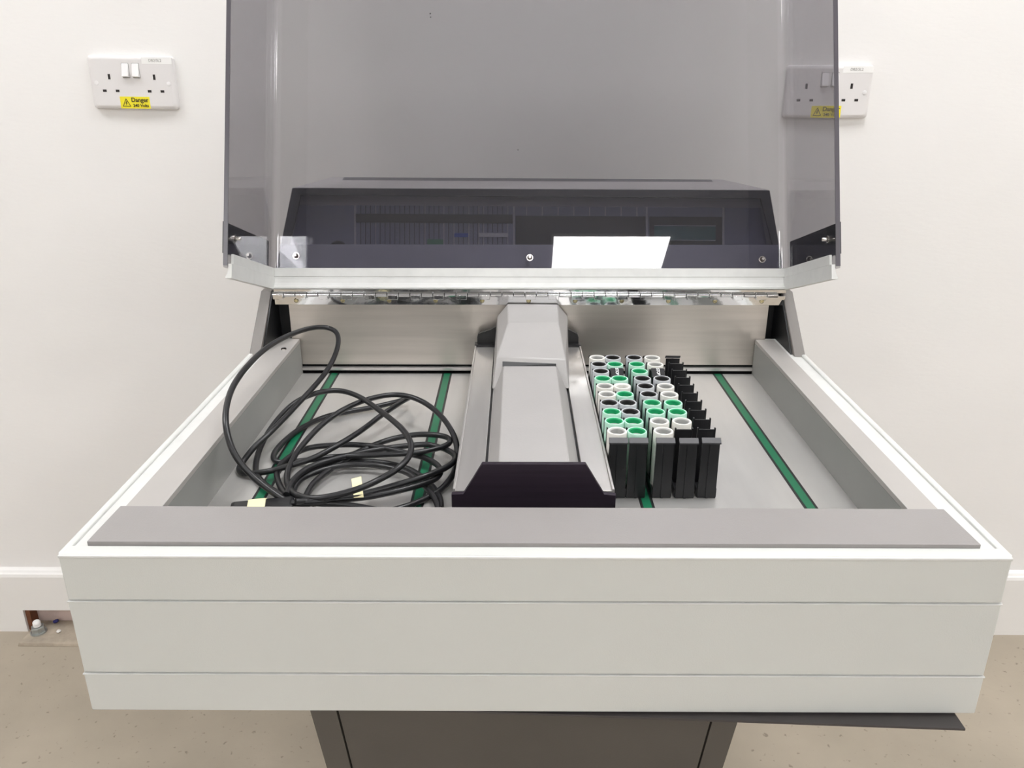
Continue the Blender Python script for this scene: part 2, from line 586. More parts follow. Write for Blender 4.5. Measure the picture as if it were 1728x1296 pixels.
# body: three front boards, side panels, tail
for z0, z1, dy in ((.7569, ZT, .0008), (.6864, .7564, .0004), (ZB, .6859, 0)):
    P('front_board', MB().box(L + dy, R - dy, YF + dy, YF + .014, z0, z1, .0013, 3), 'body', 40)
for z1, dy in ((.7564, .0004), (.6859, 0)):
    P('groove_highlight_lip', MB().box(L + dy - .0004, R - dy + .0004, YF + dy - .0008, YF + .004, z1 - .0012, z1 + .0003, .0006, 3), 'rim', 40)  # raised strip added to draw the bright highlight along each groove
P('front_backing', MB().box(L + .004, R - .004, YF + .008, YF + .02, ZB + .002, ZT - .004), 'body')
for x0, x1 in ((L, L + .006), (R - .006, R)):
    P('side_panel', MB().box(x0, x1, YF + .0125, 1.33, ZB, ZT, .0012), 'body', 40)
P('under_tray', MB().box(L + .006, R - .006, YF + .02, 1.33, ZB + .002, ZB + .006), 'plate')
# white rim: ledge and raised outer lip
rim = MB()
rim.box(L + .004, R - .004, YF + .006, .575, ZT - .008, ZT - .0022)
rim.box(L + .004, SL - .004, .575, 1.10, ZT - .008, ZT - .0022)
rim.box(SR + .004, R - .004, .575, 1.10, ZT - .008, ZT - .0022)
P('rim_ledge', rim, 'rim')
for x0, x1 in ((L, L + .0055), (R - .0055, R)):
    P('rim_lip', MB().box(x0, x1, YF + .002, 1.10, ZT - .006, ZT + .0004, .0014), 'rim', 40)
P('rim_front_lip', MB().box(L + .001, R - .001, YF - .0006, YF + .007, ZT - .0032, ZT - .0004, .001), 'rim', 40)
# grey trim
P('front_trim_bar', MB().hexa([(TL - .0006, .5535, ZT - .0022), (TR + .0016, .5525, ZT - .0022), (TR, .609, ZT - .0022), (TL, .6105, ZT - .0022),
                               (TL - .0006, .5535, ZT + .0032), (TR + .0016, .5525, ZT + .0032), (TR, .609, ZT + .0030), (TL, .6105, ZT + .0030)], .0005), 'trim', 40)
for s, (xi, xo) in (('l', (SL, TL + .001)), ('r', (SR, TR - .001))):
    a, c = min(xi, xo), max(xi, xo)
    st = P('side_trim', MB().box(a, c, .60, YB - .002, ZT - .006, ZT - .0008, .0004), 'side', 40)
    q = 1 if xi > 0 else -1
    P('tray_side', MB().box(min(xi, xi + q * .002), max(xi, xi + q * .002), .56, YB - .002, ZD - .004, ZT - .0061), 'inner')
    for yy in ((1.045,) if q < 0 else ()):
        P('trim_screw', MB().lathe([(0, 0), (.004, 0), (.0036, .0014), (0, .0019)], 16, at=((a + c) / 2 + .006, yy, ZT - .0008)), 'bolt', 40)
P('tray_front', MB().box(SL, SR, .556, .560, ZD - .004, ZT - .0022), 'inner')
P('deck', MB().box(SL, SR, .56, YB - .005, ZD - .006, ZD), 'deck')
# green strips set in black channels
for xf, xb in ((-.2585, -.259), (-.0985, -.0985), (.1305, .1290), (.292, .2865)):
    def strip(hw, z0, z1, bev=0.):
        return MB().hexa([(xf - hw, .562, z0), (xf + hw, .562, z0), (xb + hw, 1.089, z0), (xb - hw, 1.089, z0),
                          (xf - hw, .562, z1), (xf + hw, .562, z1), (xb + hw, 1.089, z1), (xb - hw, 1.089, z1)], bev)
    ch = P('strip_channel', strip(.0070, ZD - .001, ZD + .0001), 'black')
    g = P('green_strip', strip(.0042, ZD - .001, ZD + .00022), 'green', 40, label='green guide strip in the deck')
# back wall of the tray
P('back_panel', MB().box(-.3165, .350, YB, YB + .003, .7600, .8535), 'steel', label='brushed steel back panel')
P('back_ledge', MB().box(SL - .002, SR + .002, YB - .004, YB + .003, .7490 + .003, .7565, .0004), 'railsteel', 40)
P('back_slot', MB().box(SL - .03, SR + .03, YB + .006, YB + .012, .744, .775), 'black')
P('back_recess', MB().box(L + .010, R - .010, YB + .026, YB + .030, .745, .868), 'black')
for px_ in (L + .0158, R - .0178):
    P('cheek', MB().prism([(px_, 1.026, ZT - .006), (px_, YB + .03, ZT - .006), (px_, YB + .03, .864), (px_, 1.099, .864)], (.002, 0, 0)), 'black')
# slanted posts that carry the hinge
for x0, x1 in ((L + .0008, L + .0155), (R - .0155, R - .0008)):
    pm = MB().hexa([(x0, 1.020, ZT - .0022), (x1, 1.020, ZT - .0022), (x1, 1.052, ZT - .0022), (x0, 1.052, ZT - .0022),
                    (x0, 1.101, .8655), (x1, 1.101, .8655), (x1, 1.133, .8655), (x0, 1.133, .8655)], .0012)
    P('post', pm, 'post', 40, label='slanted grey corner post')
# rear housing
rh = MB().box(L + .004, R - .004, 1.125, 1.33, ZB, .876, .002)
P('rear_housing', rh, 'body', 40)
# chrome piano hinge
HXL, HXR, HY, HZc = -.3385, .3745, 1.0905, .8635
hg = group_part('hinge', root, 'polished steel piano hinge')
link('hinge_leaf', MB().box(HXL + .004, HXR - .004, HY + .0005, HY + .0022, .8485, .8615, .0003).mesh('leaf'), 'chrome', hg)
link('hinge_leaf', MB().box(HXL + .004, HXR - .004, HY + .0005, HY + .0022, .8655, .8705, .0003).mesh('leaf'), 'chrome', hg)
pitch = .0316
nk = int((HXR - HXL - .006) / (pitch / 2))
kn = MB().lathe([(0, 0), (.0024, 0), (.0030, .0004), (.0030, pitch / 2 - .0010), (.0024, pitch / 2 - .0006), (0, pitch / 2 - .0006)], 14, axis=(1, 0, 0)).mesh('knuckle', 40)
kl = MB().lathe([(0, 0), (.0024, 0), (.0030, .0004), (.0030, pitch / 2 - .0010), (.0024, pitch / 2 - .0006), (0, pitch / 2 - .0006)], 14, axis=(1, 0, 0))
kl.box(.0006, pitch / 2 - .0012, -.0030, -.0012, -.0062, 0, .0006)
kl = kl.mesh('knuckle', 40)
for i in range(nk):
    o = link('knuckle', kl if i % 2 == 0 else kn, 'chrome', hg)
    o.location = (HXL + .003 + i * pitch / 2, HY - .0022, HZc)
sc = MB().lathe([(0, .0016), (.0022, .0014), (.0032, .0004), (.0033, 0), (0, 0)], 14, axis=(0, -1, 0))
sc.box(-.0024, .0024, -.0021, -.0012, -.0003, .0003)
sc = sc.mesh('screw', 40)
for i in range(11):
    o = link('screw', sc, 'screw', hg)
    o.location = (HXL + .034 + i * .0643, HY + .0004, .8545)

# ------------------------------------------------------------------ lid
LO = Vector((0, 1.100, .885))
A = radians(22.6)
LU = Vector((0, sin(A), cos(A)))
LV = Vector((0, -cos(A), sin(A)))
LL, LR, LD, LH = -.3365, .3708, .175, .56
SK = .072                      # lower edge of the lid sides drops towards the front


def lp(x, u, v):
    return Vector((x, 0, 0)) + LO + LU * u + LV * v


def lpf(x, u, v):
    return lp(x, u - SK * v, v)


def bplid(px, py, v):
    d = ray(px, py)
    t = ((LO + LV * v) - CAM).dot(LV) / d.dot(LV)
    q = CAM + d * t
    return q.x, (q - LO).dot(LU)


def lbox(x0, x1, u0, u1, v0, v1, bev=0., fn=lp):
    return MB().box(x0, x1, u0, u1, v0, v1, bev, fn=fn)


lid = group_part('lid', root, 'raised smoked acrylic lid with white lower frame')


def LPART(name, mb, material, smooth=None):
    return link(name, mb.mesh(name, smooth), material, lid)


r0, th = .009, .005
path = [(LL, LD)]
for i in range(7):
    a = radians(180 + 15 * i)
    path.append((LL + r0 + r0 * cos(a), r0 + r0 * sin(a)))
for i in range(7):
    a = radians(270 + 15 * i)
    path.append((LR - r0 + r0 * cos(a), r0 + r0 * sin(a)))
path.append((LR, LD))
outp = [(LL - th, LD)]
for i in range(7):
    a = radians(180 + 15 * i)
    outp.append((LL + r0 + (r0 + th) * cos(a), r0 + (r0 + th) * sin(a)))
for i in range(7):
    a = radians(270 + 15 * i)
    outp.append((LR - r0 + (r0 + th) * cos(a), r0 + (r0 + th) * sin(a)))
outp.append((LR + th, LD))
sheet = bmesh.new()
n = len(path)
vi0 = [sheet.verts.new(lpf(x, -.004, v)) for x, v in path]
vi1 = [sheet.verts.new(lp(x, LH, v)) for x, v in path]
vo0 = [sheet.verts.new(lpf(x, -.004, v)) for x, v in outp]
vo1 = [sheet.verts.new(lp(x, LH, v)) for x, v in outp]
for i in range(n - 1):
    arc = i not in (0, 7, n - 2)
    sheet.faces.new([vi0[i], vi0[i + 1], vi1[i + 1], vi1[i]]).smooth = arc
    sheet.faces.new([vo0[i], vo1[i], vo1[i + 1], vo0[i + 1]]).smooth = arc
sm = MB()
me_ = bpy.data.meshes.new('t')
sheet.to_mesh(me_)
sheet.free()
sm.bm.from_mesh(me_)
LPART('acrylic_sheet', sm, 'lid', 40)['label'] = 'smoked grey acrylic sheet bent round both sides'
for x0, x1 in ((LL - th, LL), (LR, LR + th)):
    LPART('sheet_edge', lbox(x0, x1, -.002 - SK * LD, LH, LD, LD + .0012), 'lidedge')
LPART('sheet_end', lbox(LL, LR, LH, LH + .005, 0, LD), 'lid')
# white frame: face strips and the coved foot below
LPART('frame_strip', lbox(LL + .003, LR - .003, .0005, .0125, .0004, .0036, .0004), 'rim', 40)
for x0, x1 in ((LL + .0004, LL + .0034), (LR - .0034, LR - .0004)):
    LPART('frame_strip', lbox(x0, x1, .0005, .0125, .004, LD - .010, .0004, lpf), 'rim', 40)
def frame_foot(a, c, along):
    # cove profile: (offset inward, u)
    pr = [(-.0055, .0002), (.0036, .0002), (.0036, -.003), (.0046, -.008), (.0072, -.0125), (.0105, -.0145), (.0105, -.0168), (-.0055, -.0168)]
    if along == 'x':
        pts = [lp(a, u, o_) for o_, u in pr]
        return MB().prism(pts, (c - a, 0, 0))
    x = a
    s_ = c
    pts = [lp(x + s_ * o_, u, .0) for o_, u in pr]
    return MB().prism(pts, (LV - LU * SK) * (LD - .001))
LPART('frame_foot', frame_foot(LL - .002, LR + .002, 'x'), 'rim', 30)
LPART('frame_foot', frame_foot(LL + .002, -.45, 'v'), 'rim', 30)
LPART('frame_foot', frame_foot(LR - .002, .45, 'v'), 'rim', 30)
# dark bands outside the acrylic and the bolts through it
LPART('stiffener_band', lbox(LL + .008, LR - .008, .0128, .047, -.010, -.0056, .0004), 'bandgrey', 40)
for x0, x1 in ((LL - .0064, LL - .0054), (LR + .0054, LR + .0064)):
    LPART('stiffener_band', lbox(x0, x1, .0128, .050, .002, LD, 0, lpf), 'band')
def lbolt(x, u, v, ax):
    base = lp(x, u, v)
    bo = LPART('lid_bolt', MB().lathe([(0, .0075), (.0018, .0075), (.0022, .007), (.0022, .0012), (0, .0012)], 16, axis=ax, at=base), 'bolt', 40)
    link('washer', MB().lathe([(.0034, 0), (.0047, 0), (.0047, .0012), (.0034, .0012)], 24, axis=ax, at=base, closed=True).mesh('washer', 40), 'bolt', lid)
    link('grommet', MB().lathe([(0, 0), (.0036, 0), (.0034, .0016), (0, .0016)], 20, axis=ax, at=base).mesh('grommet', 40), 'boltdark', lid)
for px_, py_ in ((500, 432), (894, 435), (1286, 438)):
    x_, u_ = bplid(px_, py_, .0)
    lbolt(x_, u_, .0002, LV)
lbolt(LL + .0002, .034 - SK * LD, LD - .022, (1, 0, 0))
lbolt(LR - .0002, .034 - SK * LD, LD - .022, (-1, 0, 0))
for px_, py_, rr_ in ((726, 23, .0011), (726.5, 29, .0009), (874, 253, .0008)):
    x_, u_ = bplid(px_, py_, .0)
    LPART('speck', MB().lathe([(0, 0), (rr_, 0), (rr_ * .6, .0004), (0, .0005)], 8, axis=LV, at=lp(x_, u_, .0)), 'black')

# ------------------------------------------------------------------ console seen through the lid
con = group_part('console', root, 'dark console with instrument window behind the lid')
FV = -.020                      # console face, parallel to the open lid


def CP(name, mb, material, smooth=None):
    return link(name, mb.mesh(name, smooth), material, con)


def cquad(pts, v0, v1, bev=0.):
    """plate whose corners are given as photo pixels on the console face"""
    q = [bplid(x, y, (v0 + v1) / 2) for x, y in pts]
    lo = [lp(x, u, v0) for x, u in q]
    hi = [lp(x, u, v1) for x, u in q]
    return MB().hexa([lo[0], lo[1], lo[2], lo[3], hi[0], hi[1], hi[2], hi[3]], bev)


BL_, BR_, TR_, TL_ = (463, 470), (1324, 472), (1298, 322), (494, 318)
WBL, WBR, WTR, WTL = (487, 423), (1306, 425), (1283, 335), (508, 329)
CP('visor_border', cquad([TL_, TR_, WTR, WTL], FV - .003, FV), 'hoodblack')
CP('visor_border', cquad([BL_, TL_, WTL, WBL], FV - .003, FV), 'hoodblack')
CP('visor_border', cquad([WBR, WTR, TR_, BR_], FV - .003, FV), 'hoodblack')
CP('visor_border', cquad([BL_, WBL, WBR, BR_], FV - .003, FV), 'hoodblack')
CP('visor_pane', cquad([WBL, WBR, WTR, WTL], FV - .0022, FV - .0008), 'pane')
# shell
q = {k_: lp(*bplid(*p_, FV - .003), FV - .003) for k_, p_ in dict(bl=BL_, br=BR_, tr=TR_, tl=TL_).items()}
tbl, tbr = bp(560, 300, Y=1.30), bp(1218, 304, Y=1.30)
sh = MB()
sh.poly([q['tl'], q['tr'], tbr, tbl], [(0, 1, 2, 3)])
sh.poly([q['bl'], q['tl'], tbl, (tbl.x - .03, 1.31, .876)], [(0, 1, 2, 3)])
sh.poly([q['br'], (tbr.x + .03, 1.31, .876), tbr, q['tr']], [(0, 1, 2, 3)])
sh.poly([tbl, tbr, (tbr.x + .03, 1.31, .876), (tbl.x - .03, 1.31, .876)], [(0, 1, 2, 3)])
me_ = sh.mesh('console_shell')
so = link('console_shell', me_, 'hood', con)
md = so.modifiers.new('thickness', 'SOLIDIFY')
md.thickness = .002
md.offset = 0
a_, c_ = bp(581, 299, Y=1.285), bp(1200, 303, Y=1.285)
CP('console_slab', MB().hexa([(a_.x + .004, 1.19, a_.z - .010), (c_.x - .004, 1.19, c_.z - .010), (c_.x, 1.285, c_.z - .012), (a_.x, 1.285, a_.z - .012),
                              (a_.x + .004, 1.20, a_.z - .0065), (c_.x - .004, 1.20, c_.z - .0065), (c_.x, 1.285, c_.z), (a_.x, 1.285, a_.z)]), 'hoodslab')
# instrument panel
IV = FV - .030


def ibox(x0, x1, y0, y1, d0, d1, slope=.0062):
    yy = lambda x, y: y + (x - 600) * slope
    return cquad([(x0, yy(x0, y1)), (x1, yy(x1, y1)), (x1, yy(x1, y0)), (x0, yy(x0, y0))], IV + d0, IV + d1)


ip = CP('instrument_panel', ibox(494, 1299, 330, 440, -.003, 0), 'ipanel')
CP('instrument_header', ibox(498, 1296, 322, 346.5, 0, .0015), 'ipale')
for x0, x1 in ((598, 600.8), (865.6, 868.8), (1090, 1093), (1219, 1222)):
    CP('instrument_divider', ibox(x0, x1, 346.5, 422, 0, .003), 'iline')
ln = MB()
for x in (634, 717, 749, 766, 791, 808, 816, 856.7):
    pass
def multi(xs, wdt, y0, y1, d, slope=.0062):
    mb = MB()
    for x in xs:
        t = ibox(x - wdt / 2, x + wdt / 2, y0, y1, 0, d, slope)
        me = bpy.data.meshes.new('t')
        t.bm.to_mesh(me)
        t.bm.free()
        mb.bm.from_mesh(me)
        bpy.data.meshes.remove(me)
    return mb
CP('column_lines', multi((634, 717, 749, 766, 791, 808, 816, 856.7), 1.3, 346.5, 421, .0012), 'iline')['kind'] = 'stuff'
CP('column_gaps', multi([608.6 + 8.25 * i for i in range(31)], 1.0, 346.5, 421, .0006), 'idark')['kind'] = 'stuff'
CP('header_ticks', multi([888.6 + 26.6 * i for i in range(8)], 1.4, 346.5, 362, .0012), 'iline')['kind'] = 'stuff'
CP('black_bar', ibox(601, 865, 361, 375, .0006, .004), 'iblack')
CP('blue_tab', ibox(766.5, 790, 392.5, 399, .0006, .002), 'iblue')
CP('white_tab', ibox(807.5, 857, 392, 398.5, .0006, .002), 'iwhite')
CP('green_tab', ibox(721, 748, 403, 413, .0006, .002), 'igreen')
CP('black_module', ibox(870, 1089.5, 362.5, 421, .0004, .002), 'iblack')
CP('display_module', ibox(1096, 1218.5, 362.5, 421, .0004, .002), 'iblack')
CP('display_screen', ibox(1104, 1207.5, 378, 401.5, .002, .003), 'idisp')
CP('display_edge', ibox(1104, 1207.5, 377, 378, .002, .0035), 'iline')
CP('display_edge', ibox(1104, 1207.5, 401.5, 402.5, .002, .0035), 'iline')
x_, u_ = bplid(571, 421, IV)
CP('knob', MB().lathe([(0, 0), (.013, 0), (.0115, .006), (.008, .009), (0, .009)], 24, axis=LV, at=lp(x_, u_, IV)), 'iblack', 40)

# ------------------------------------------------------------------ central arm
arm = group_part('transport_arm', root, 'central grey arm between two steel rails')


def AP(name, mb, material, smooth=None):
    return link(name, mb.mesh(name, smooth), material, arm)


AXL, AXR, AY, AZ = -.0572, .0892, .652, .7945
for x0, x1, s_ in ((AXL, -.030, -1), (.063, AXR, 1)):
    AP('rail', MB().box(x0, x1, AY + .002, 1.075, ZD + .004, AZ, .0005), 'railsteel', 40)
    xo = AXL if s_ < 0 else AXR
    AP('rail_edge', MB().box(min(xo, xo - s_ * .0022), max(xo, xo - s_ * .0022), AY + .0015, 1.072, ZD + .001, AZ + .0022, .0004), 'railsteel', 40)
    AP('rail_gap', MB().box(min(-.0305, -.0275) if s_ < 0 else .0605, -.0275 if s_ < 0 else .0635, AY + .003, 1.07, ZD + .001, AZ - .003), 'black')
fp = [(AXL - .0008, ZD), (AXR + .0006, ZD), (AXR + .0006, .7940), (.0789, .7940), (.0618, .8248), (-.0300, .8248), (-.0470, .7940), (AXL - .0008, .7945)]
AP('front_plate', MB().prism([(x, AY, z) for x, z in fp], (0, -.005, 0), .0005), 'purple', 40)['label'] = 'dark plum anodised front plate'
cz = .8190
cv = [(-.0280, AZ - .004), (-.0155, cz), (.0482, cz), (.0615, AZ - .004)]
AP('arm_cover', MB().prism([(x, AY + .001, z) for x, z in cv], (0, .275, 0), .0012), 'cover', 40)
AP('cover_base', MB().box(-.0275, .0605, AY + .002, 1.07, ZD + .001, AZ - .002), 'cover')
hv = [(-.0117, 1.088, .8512), (.0570, 1.088, .8505), (-.0102, 1.0, .8508), (.0545, 1.0, .8498),      # 0-3 top
      (-.0235, .930, .8285), (.0600, .930, .8250),                                                     # 4,5 lip
      (-.0262, 1.088, .8337), (.0715, 1.088, .8337),                                                   # 6,7
      (-.0290, .908, AZ), (.0640, .910, AZ), (-.0300, 1.088, AZ), (.0660, 1.088, AZ)]                 # 8-11
hb = bmesh.new()
vv = [hb.verts.new(v) for v in hv]
for f in ((0, 2, 3, 1), (2, 4, 5, 3), (4, 8, 9, 5), (0, 6, 4, 2), (1, 3, 5, 7), (6, 10, 8, 4), (7, 5, 9, 11), (0, 1, 7, 11, 10, 6), (8, 10, 11, 9)):
    hb.faces.new([vv[i] for i in f])
bmesh.ops.recalc_face_normals(hb, faces=list(hb.faces))
for f in bmesh.ops.bevel(hb, geom=list(hb.edges), offset=.0016, segments=3, affect='EDGES', profile=.5)['faces']:
    f.smooth = True
hm = MB()
hm.merge(hb)
AP('rear_cover', hm, 'cover', 40)
AP('cover_gap', MB().hexa([(-.0165, .9205, .8188), (.0482, .9205, .8188), (.0482, .935, .8188), (-.0165, .935, .8188),
                           (-.0165, .9262, .8232), (.0482, .9262, .8205), (.0482, .935, .8205), (-.0165, .935, .8232)]), 'black')
for s_, x in ((-1, AXL), (1, AXR)):
    ins = -.028 if s_ < 0 else .065
    pts = [(x - s_ * .003, 1.076, AZ - .006), (x - s_ * .003, 1.076, .806), (x - s_ * .0045, 1.076, .811), (ins + s_ * .008, 1.076, .817), (ins, 1.076, .822), (ins, 1.076, AZ - .006)]
    AP('end_bracket', MB().prism(pts, (0, .006, 0)), 'black')
    AP('end_bracket', MB().box(min(x, ins), max(x, ins), 1.068, 1.082, AZ - .004, AZ + .003), 'black')

# ------------------------------------------------------------------ pedestal
ped = group_part('pedestal', root, 'charcoal sheet metal pedestal')
YP0, YP1 = .597, .80
def pcol(x0, x1, dy, nm, mt='ped'):
    # front leans back towards the foot
    f = MB().hexa([(x0, YP1 + dy, 0), (x1, YP1 + dy, 0), (x1, 1.2, 0), (x0, 1.2, 0), (x0, YP0 + dy, ZB - .006), (x1, YP0 + dy, ZB - .006), (x1, 1.2, ZB - .006), (x0, 1.2, ZB - .006)])
    return link(nm, f.mesh(nm), mt, ped)
pcol(-.1975, -.1725, 0, 'pedestal_side')
pcol(.1915, .2160, 0, 'pedestal_side')
pcol(-.1705, .1895, .0005, 'pedestal_door')
pcol(-.1740, .1930, .006, 'pedestal_core', 'black')
zp = ZB - .0035
link('under_plate', MB().hexa([(-.36, .5555, zp), (.3685, .5238, zp), (.3695, 1.10, zp), (-.34, 1.10, zp),
                               (-.36, .5555, zp + .002), (.3685, .5238, zp + .002), (.3695, 1.10, zp + .002), (-.34, 1.10, zp + .002)]).mesh('under_plate'), 'plate', ped)

# ------------------------------------------------------------------ tube racks
RL, RW, RH = .2535, .0100, .0650
def make_rack_meshes():
    d = {}
    b_ = MB().box(-RW, RW, .002, RL - .002, 0, .004)
    for s_ in (-1, 1):
        b_.box(min(s_ * RW, s_ * (RW - .0012)), max(s_ * RW, s_ * (RW - .0012)), .002, RL - .002, .003, .0095)
    d['base'] = b_.mesh('base')
    e = MB().hexa([(-.0092, 0, 0), (.0092, 0, 0), (.0092, .0022, 0), (-.0092, .0022, 0), (-.0086, 0, RH - .004), (.0086, 0, RH - .004), (.0086, .0022, RH - .004), (-.0086, .0022, RH - .004)])
    e.box(-.0012, .0012, -.0009, .0003, 0, RH - .004)
    d['end'] = e.mesh('end_plate')
    tb = MB().hexa([(-.0094, -.0026, RH - .0045), (.0094, -.0026, RH - .0045), (.0094, .0016, RH - .0022), (-.0094, .0016, RH - .0022),
                    (-.0094, -.0026, RH - .0030), (.0094, -.0026, RH - .0030), (.0094, .0024, RH + .0006), (-.0094, .0024, RH + .0006)], .0002)
    d['tab'] = tb.mesh('tab')
    dv = MB().box(-.0092, .0092, -.0007, .0007, .003, RH - .0015)
    for s_ in (-1, 1):
        dv.box(min(s_ * .0092, s_ * .0078), max(s_ * .0092, s_ * .0078), -.0016, .0008, RH - .012, RH + .0004)
    d['div'] = dv.mesh('divider')
    return d
RM = make_rack_meshes()
PIT_ = (RL - .004) / 10
RTOP = ZD + .0003 + RH
ends = [((1044, 741), (1006, 600)), ((1078, 741), (1032, 600)), ((1123.5, 741), (1067.5, 600)), ((1163, 741.5), (1098, 601)), ((1201, 741), (1136, 601))]
ordr = ['beside the arm', 'second from the arm', 'third from the arm', 'fourth from the arm', 'farthest from the arm']
rlab = ['black tube rack full of ring-topped tubes, touching the central steel rail',
        'black tube rack with a stop block in it, second from the central arm',
        'black tube rack full of tubes without stop block, third from the central arm',
        'black tube rack with a stop block and an empty end slot, fourth from arm',
        'empty black tube rack showing its row of dividers']
slots = ['wggkwwgkkw', 'ggkkgcgsgk', 'wwggkkkggk', '-wggwwksww', '----------']
num = ['first', 'second', 'third', 'fourth', 'fifth', 'sixth', 'seventh', 'eighth', 'ninth', 'tenth']


def tube_meshes(sl, ln_, inner=.0078):
    s_ = MB().lathe([(.0094, .003), (.0100, .004), (.0100, RH + .0004), (.0097, RH + .0012), (inner + .0007, RH + .0012), (inner, RH + .0004), (inner, RH - .003), (inner, .006), (.0094, .003)], 32).mesh('sleeve', 40)
    l_ = MB().lathe([(inner + .0006, RH + .0011), (inner + .0001, RH + .0011), (inner - .0007, RH + .0002), (inner - .0007, RH - .0044), (inner + .0001, RH - .0044), (inner + .0001, RH + .0011)], 32).mesh('liner', 40)
    t_ = MB().lathe([(0, RH - .0150), (.0046, RH - .0145), (.0050, RH - .0052), (inner - .0008, RH - .0044)], 32).mesh('seat', 40)
    s_.materials.append(M[sl])
    l_.materials.append(M[ln_])
    t_.materials.append(M['seat'])
    return s_, l_, t_
TUBE = dict(g=tube_meshes('sleeve_g', 'liner_g'), k=tube_meshes('sleeve_k', 'liner_k'), w=tube_meshes('sleeve_w', 'liner_w', .0073), c=tube_meshes('sleeve_w', 'sleeve_w', .0073))
KIND = dict(g='green-lined sample tube', k='black-lined sample tube', w='grey-lined sample tube', c='cream-lined sample tube')
stop_body = MB().hexa([(-.0078, -.0085, .004), (.0078, -.0085, .004), (.0078, .0085, .004), (-.0078, .0085, .004),
                       (-.0078, -.0085, RH - .004), (.0078, -.0085, RH - .004), (.0078, .0095, RH + .0030), (-.0078, .0095, RH + .0030)], .0006).mesh('stop_body', 40)
stop_txt = text_mesh('STOP', .0052, .0002, .00012)
for i in range(5):
    f_, k_ = bp(*ends[i][0], Z=RTOP), bp(*ends[i][1], Z=RTOP)
    rz = -math.atan2(k_.x - f_.x, k_.y - f_.y)
    loc = Vector((f_.x, f_.y, ZD + .0003))
    rk = thing('tube_rack', rlab[i], 'tube rack', loc, rz, 'tube racks on the deck')
    link('base', RM['base'], 'rack', rk)
    link('end_plate', RM['end'], 'rack', rk)
    o = link('end_plate', RM['end'], 'rack', rk)
    o.location = (0, RL, 0)
    o.rotation_euler = (0, 0, pi)
    link('tab', RM['tab'], 'rackedge', rk)
    o = link('tab', RM['tab'], 'rackedge', rk)
    o.location = (0, RL, 0)
    o.rotation_euler = (0, 0, pi)
    for j in range(1, 10):
        o = link('divider', RM['div'], 'rack', rk)
        o.location = (0, .002 + PIT_ * j, 0)
    rot = Matrix.Rotation(rz, 3, 'Z')
    for j, s_ in enumerate(slots[i]):
        if s_ == '-':
            continue
        p_ = loc + rot @ Vector((0, .002 + PIT_ * (j + .5), 0))
        if s_ == 's':
            t = thing('stop_block', 'black stop block with white lettering in the rack ' + ordr[i], 'stop block', p_, rz, 'stop blocks in the racks')
            bd = link('block_body', stop_body, 'rack', t)
            l = link('lettering', stop_txt, 'text_w', bd)
            l.location = (0, .0028, RH + .0007)
            l.rotation_euler = (math.atan2(.007, .018), 0, 0)
            l.rotation_euler = (Matrix.Rotation(math.atan2(.007, .018), 3, 'X') @ Matrix.Rotation(-pi / 2, 3, 'Z')).to_euler()
            continue
        lab = '%s, %s slot from the grey front bar, rack %s' % (KIND[s_], num[j], ordr[i])
        t = thing('sample_tube', lab, 'tube', p_ + Vector((0, 0, .0012)), rz, 'sample tubes in the racks')
        s__, l__, t__ = TUBE[s_]
        sl = link('sleeve', s__, None, t)
        link('liner', l__, None, t)
        link('seat', t__, None, t)

# ------------------------------------------------------------------ coiled cable (traced on a 440 x 400 px crop, heights above the deck given)
CR = .0032
cab = thing('power_cable', 'loosely coiled black power cable lying in the tray', 'cable', (-.18, .8, ZD))


def z4(x, y, h):
    return bp(360 + x / 3.241, 480 + y / 3.24, Z=ZD + CR + h)


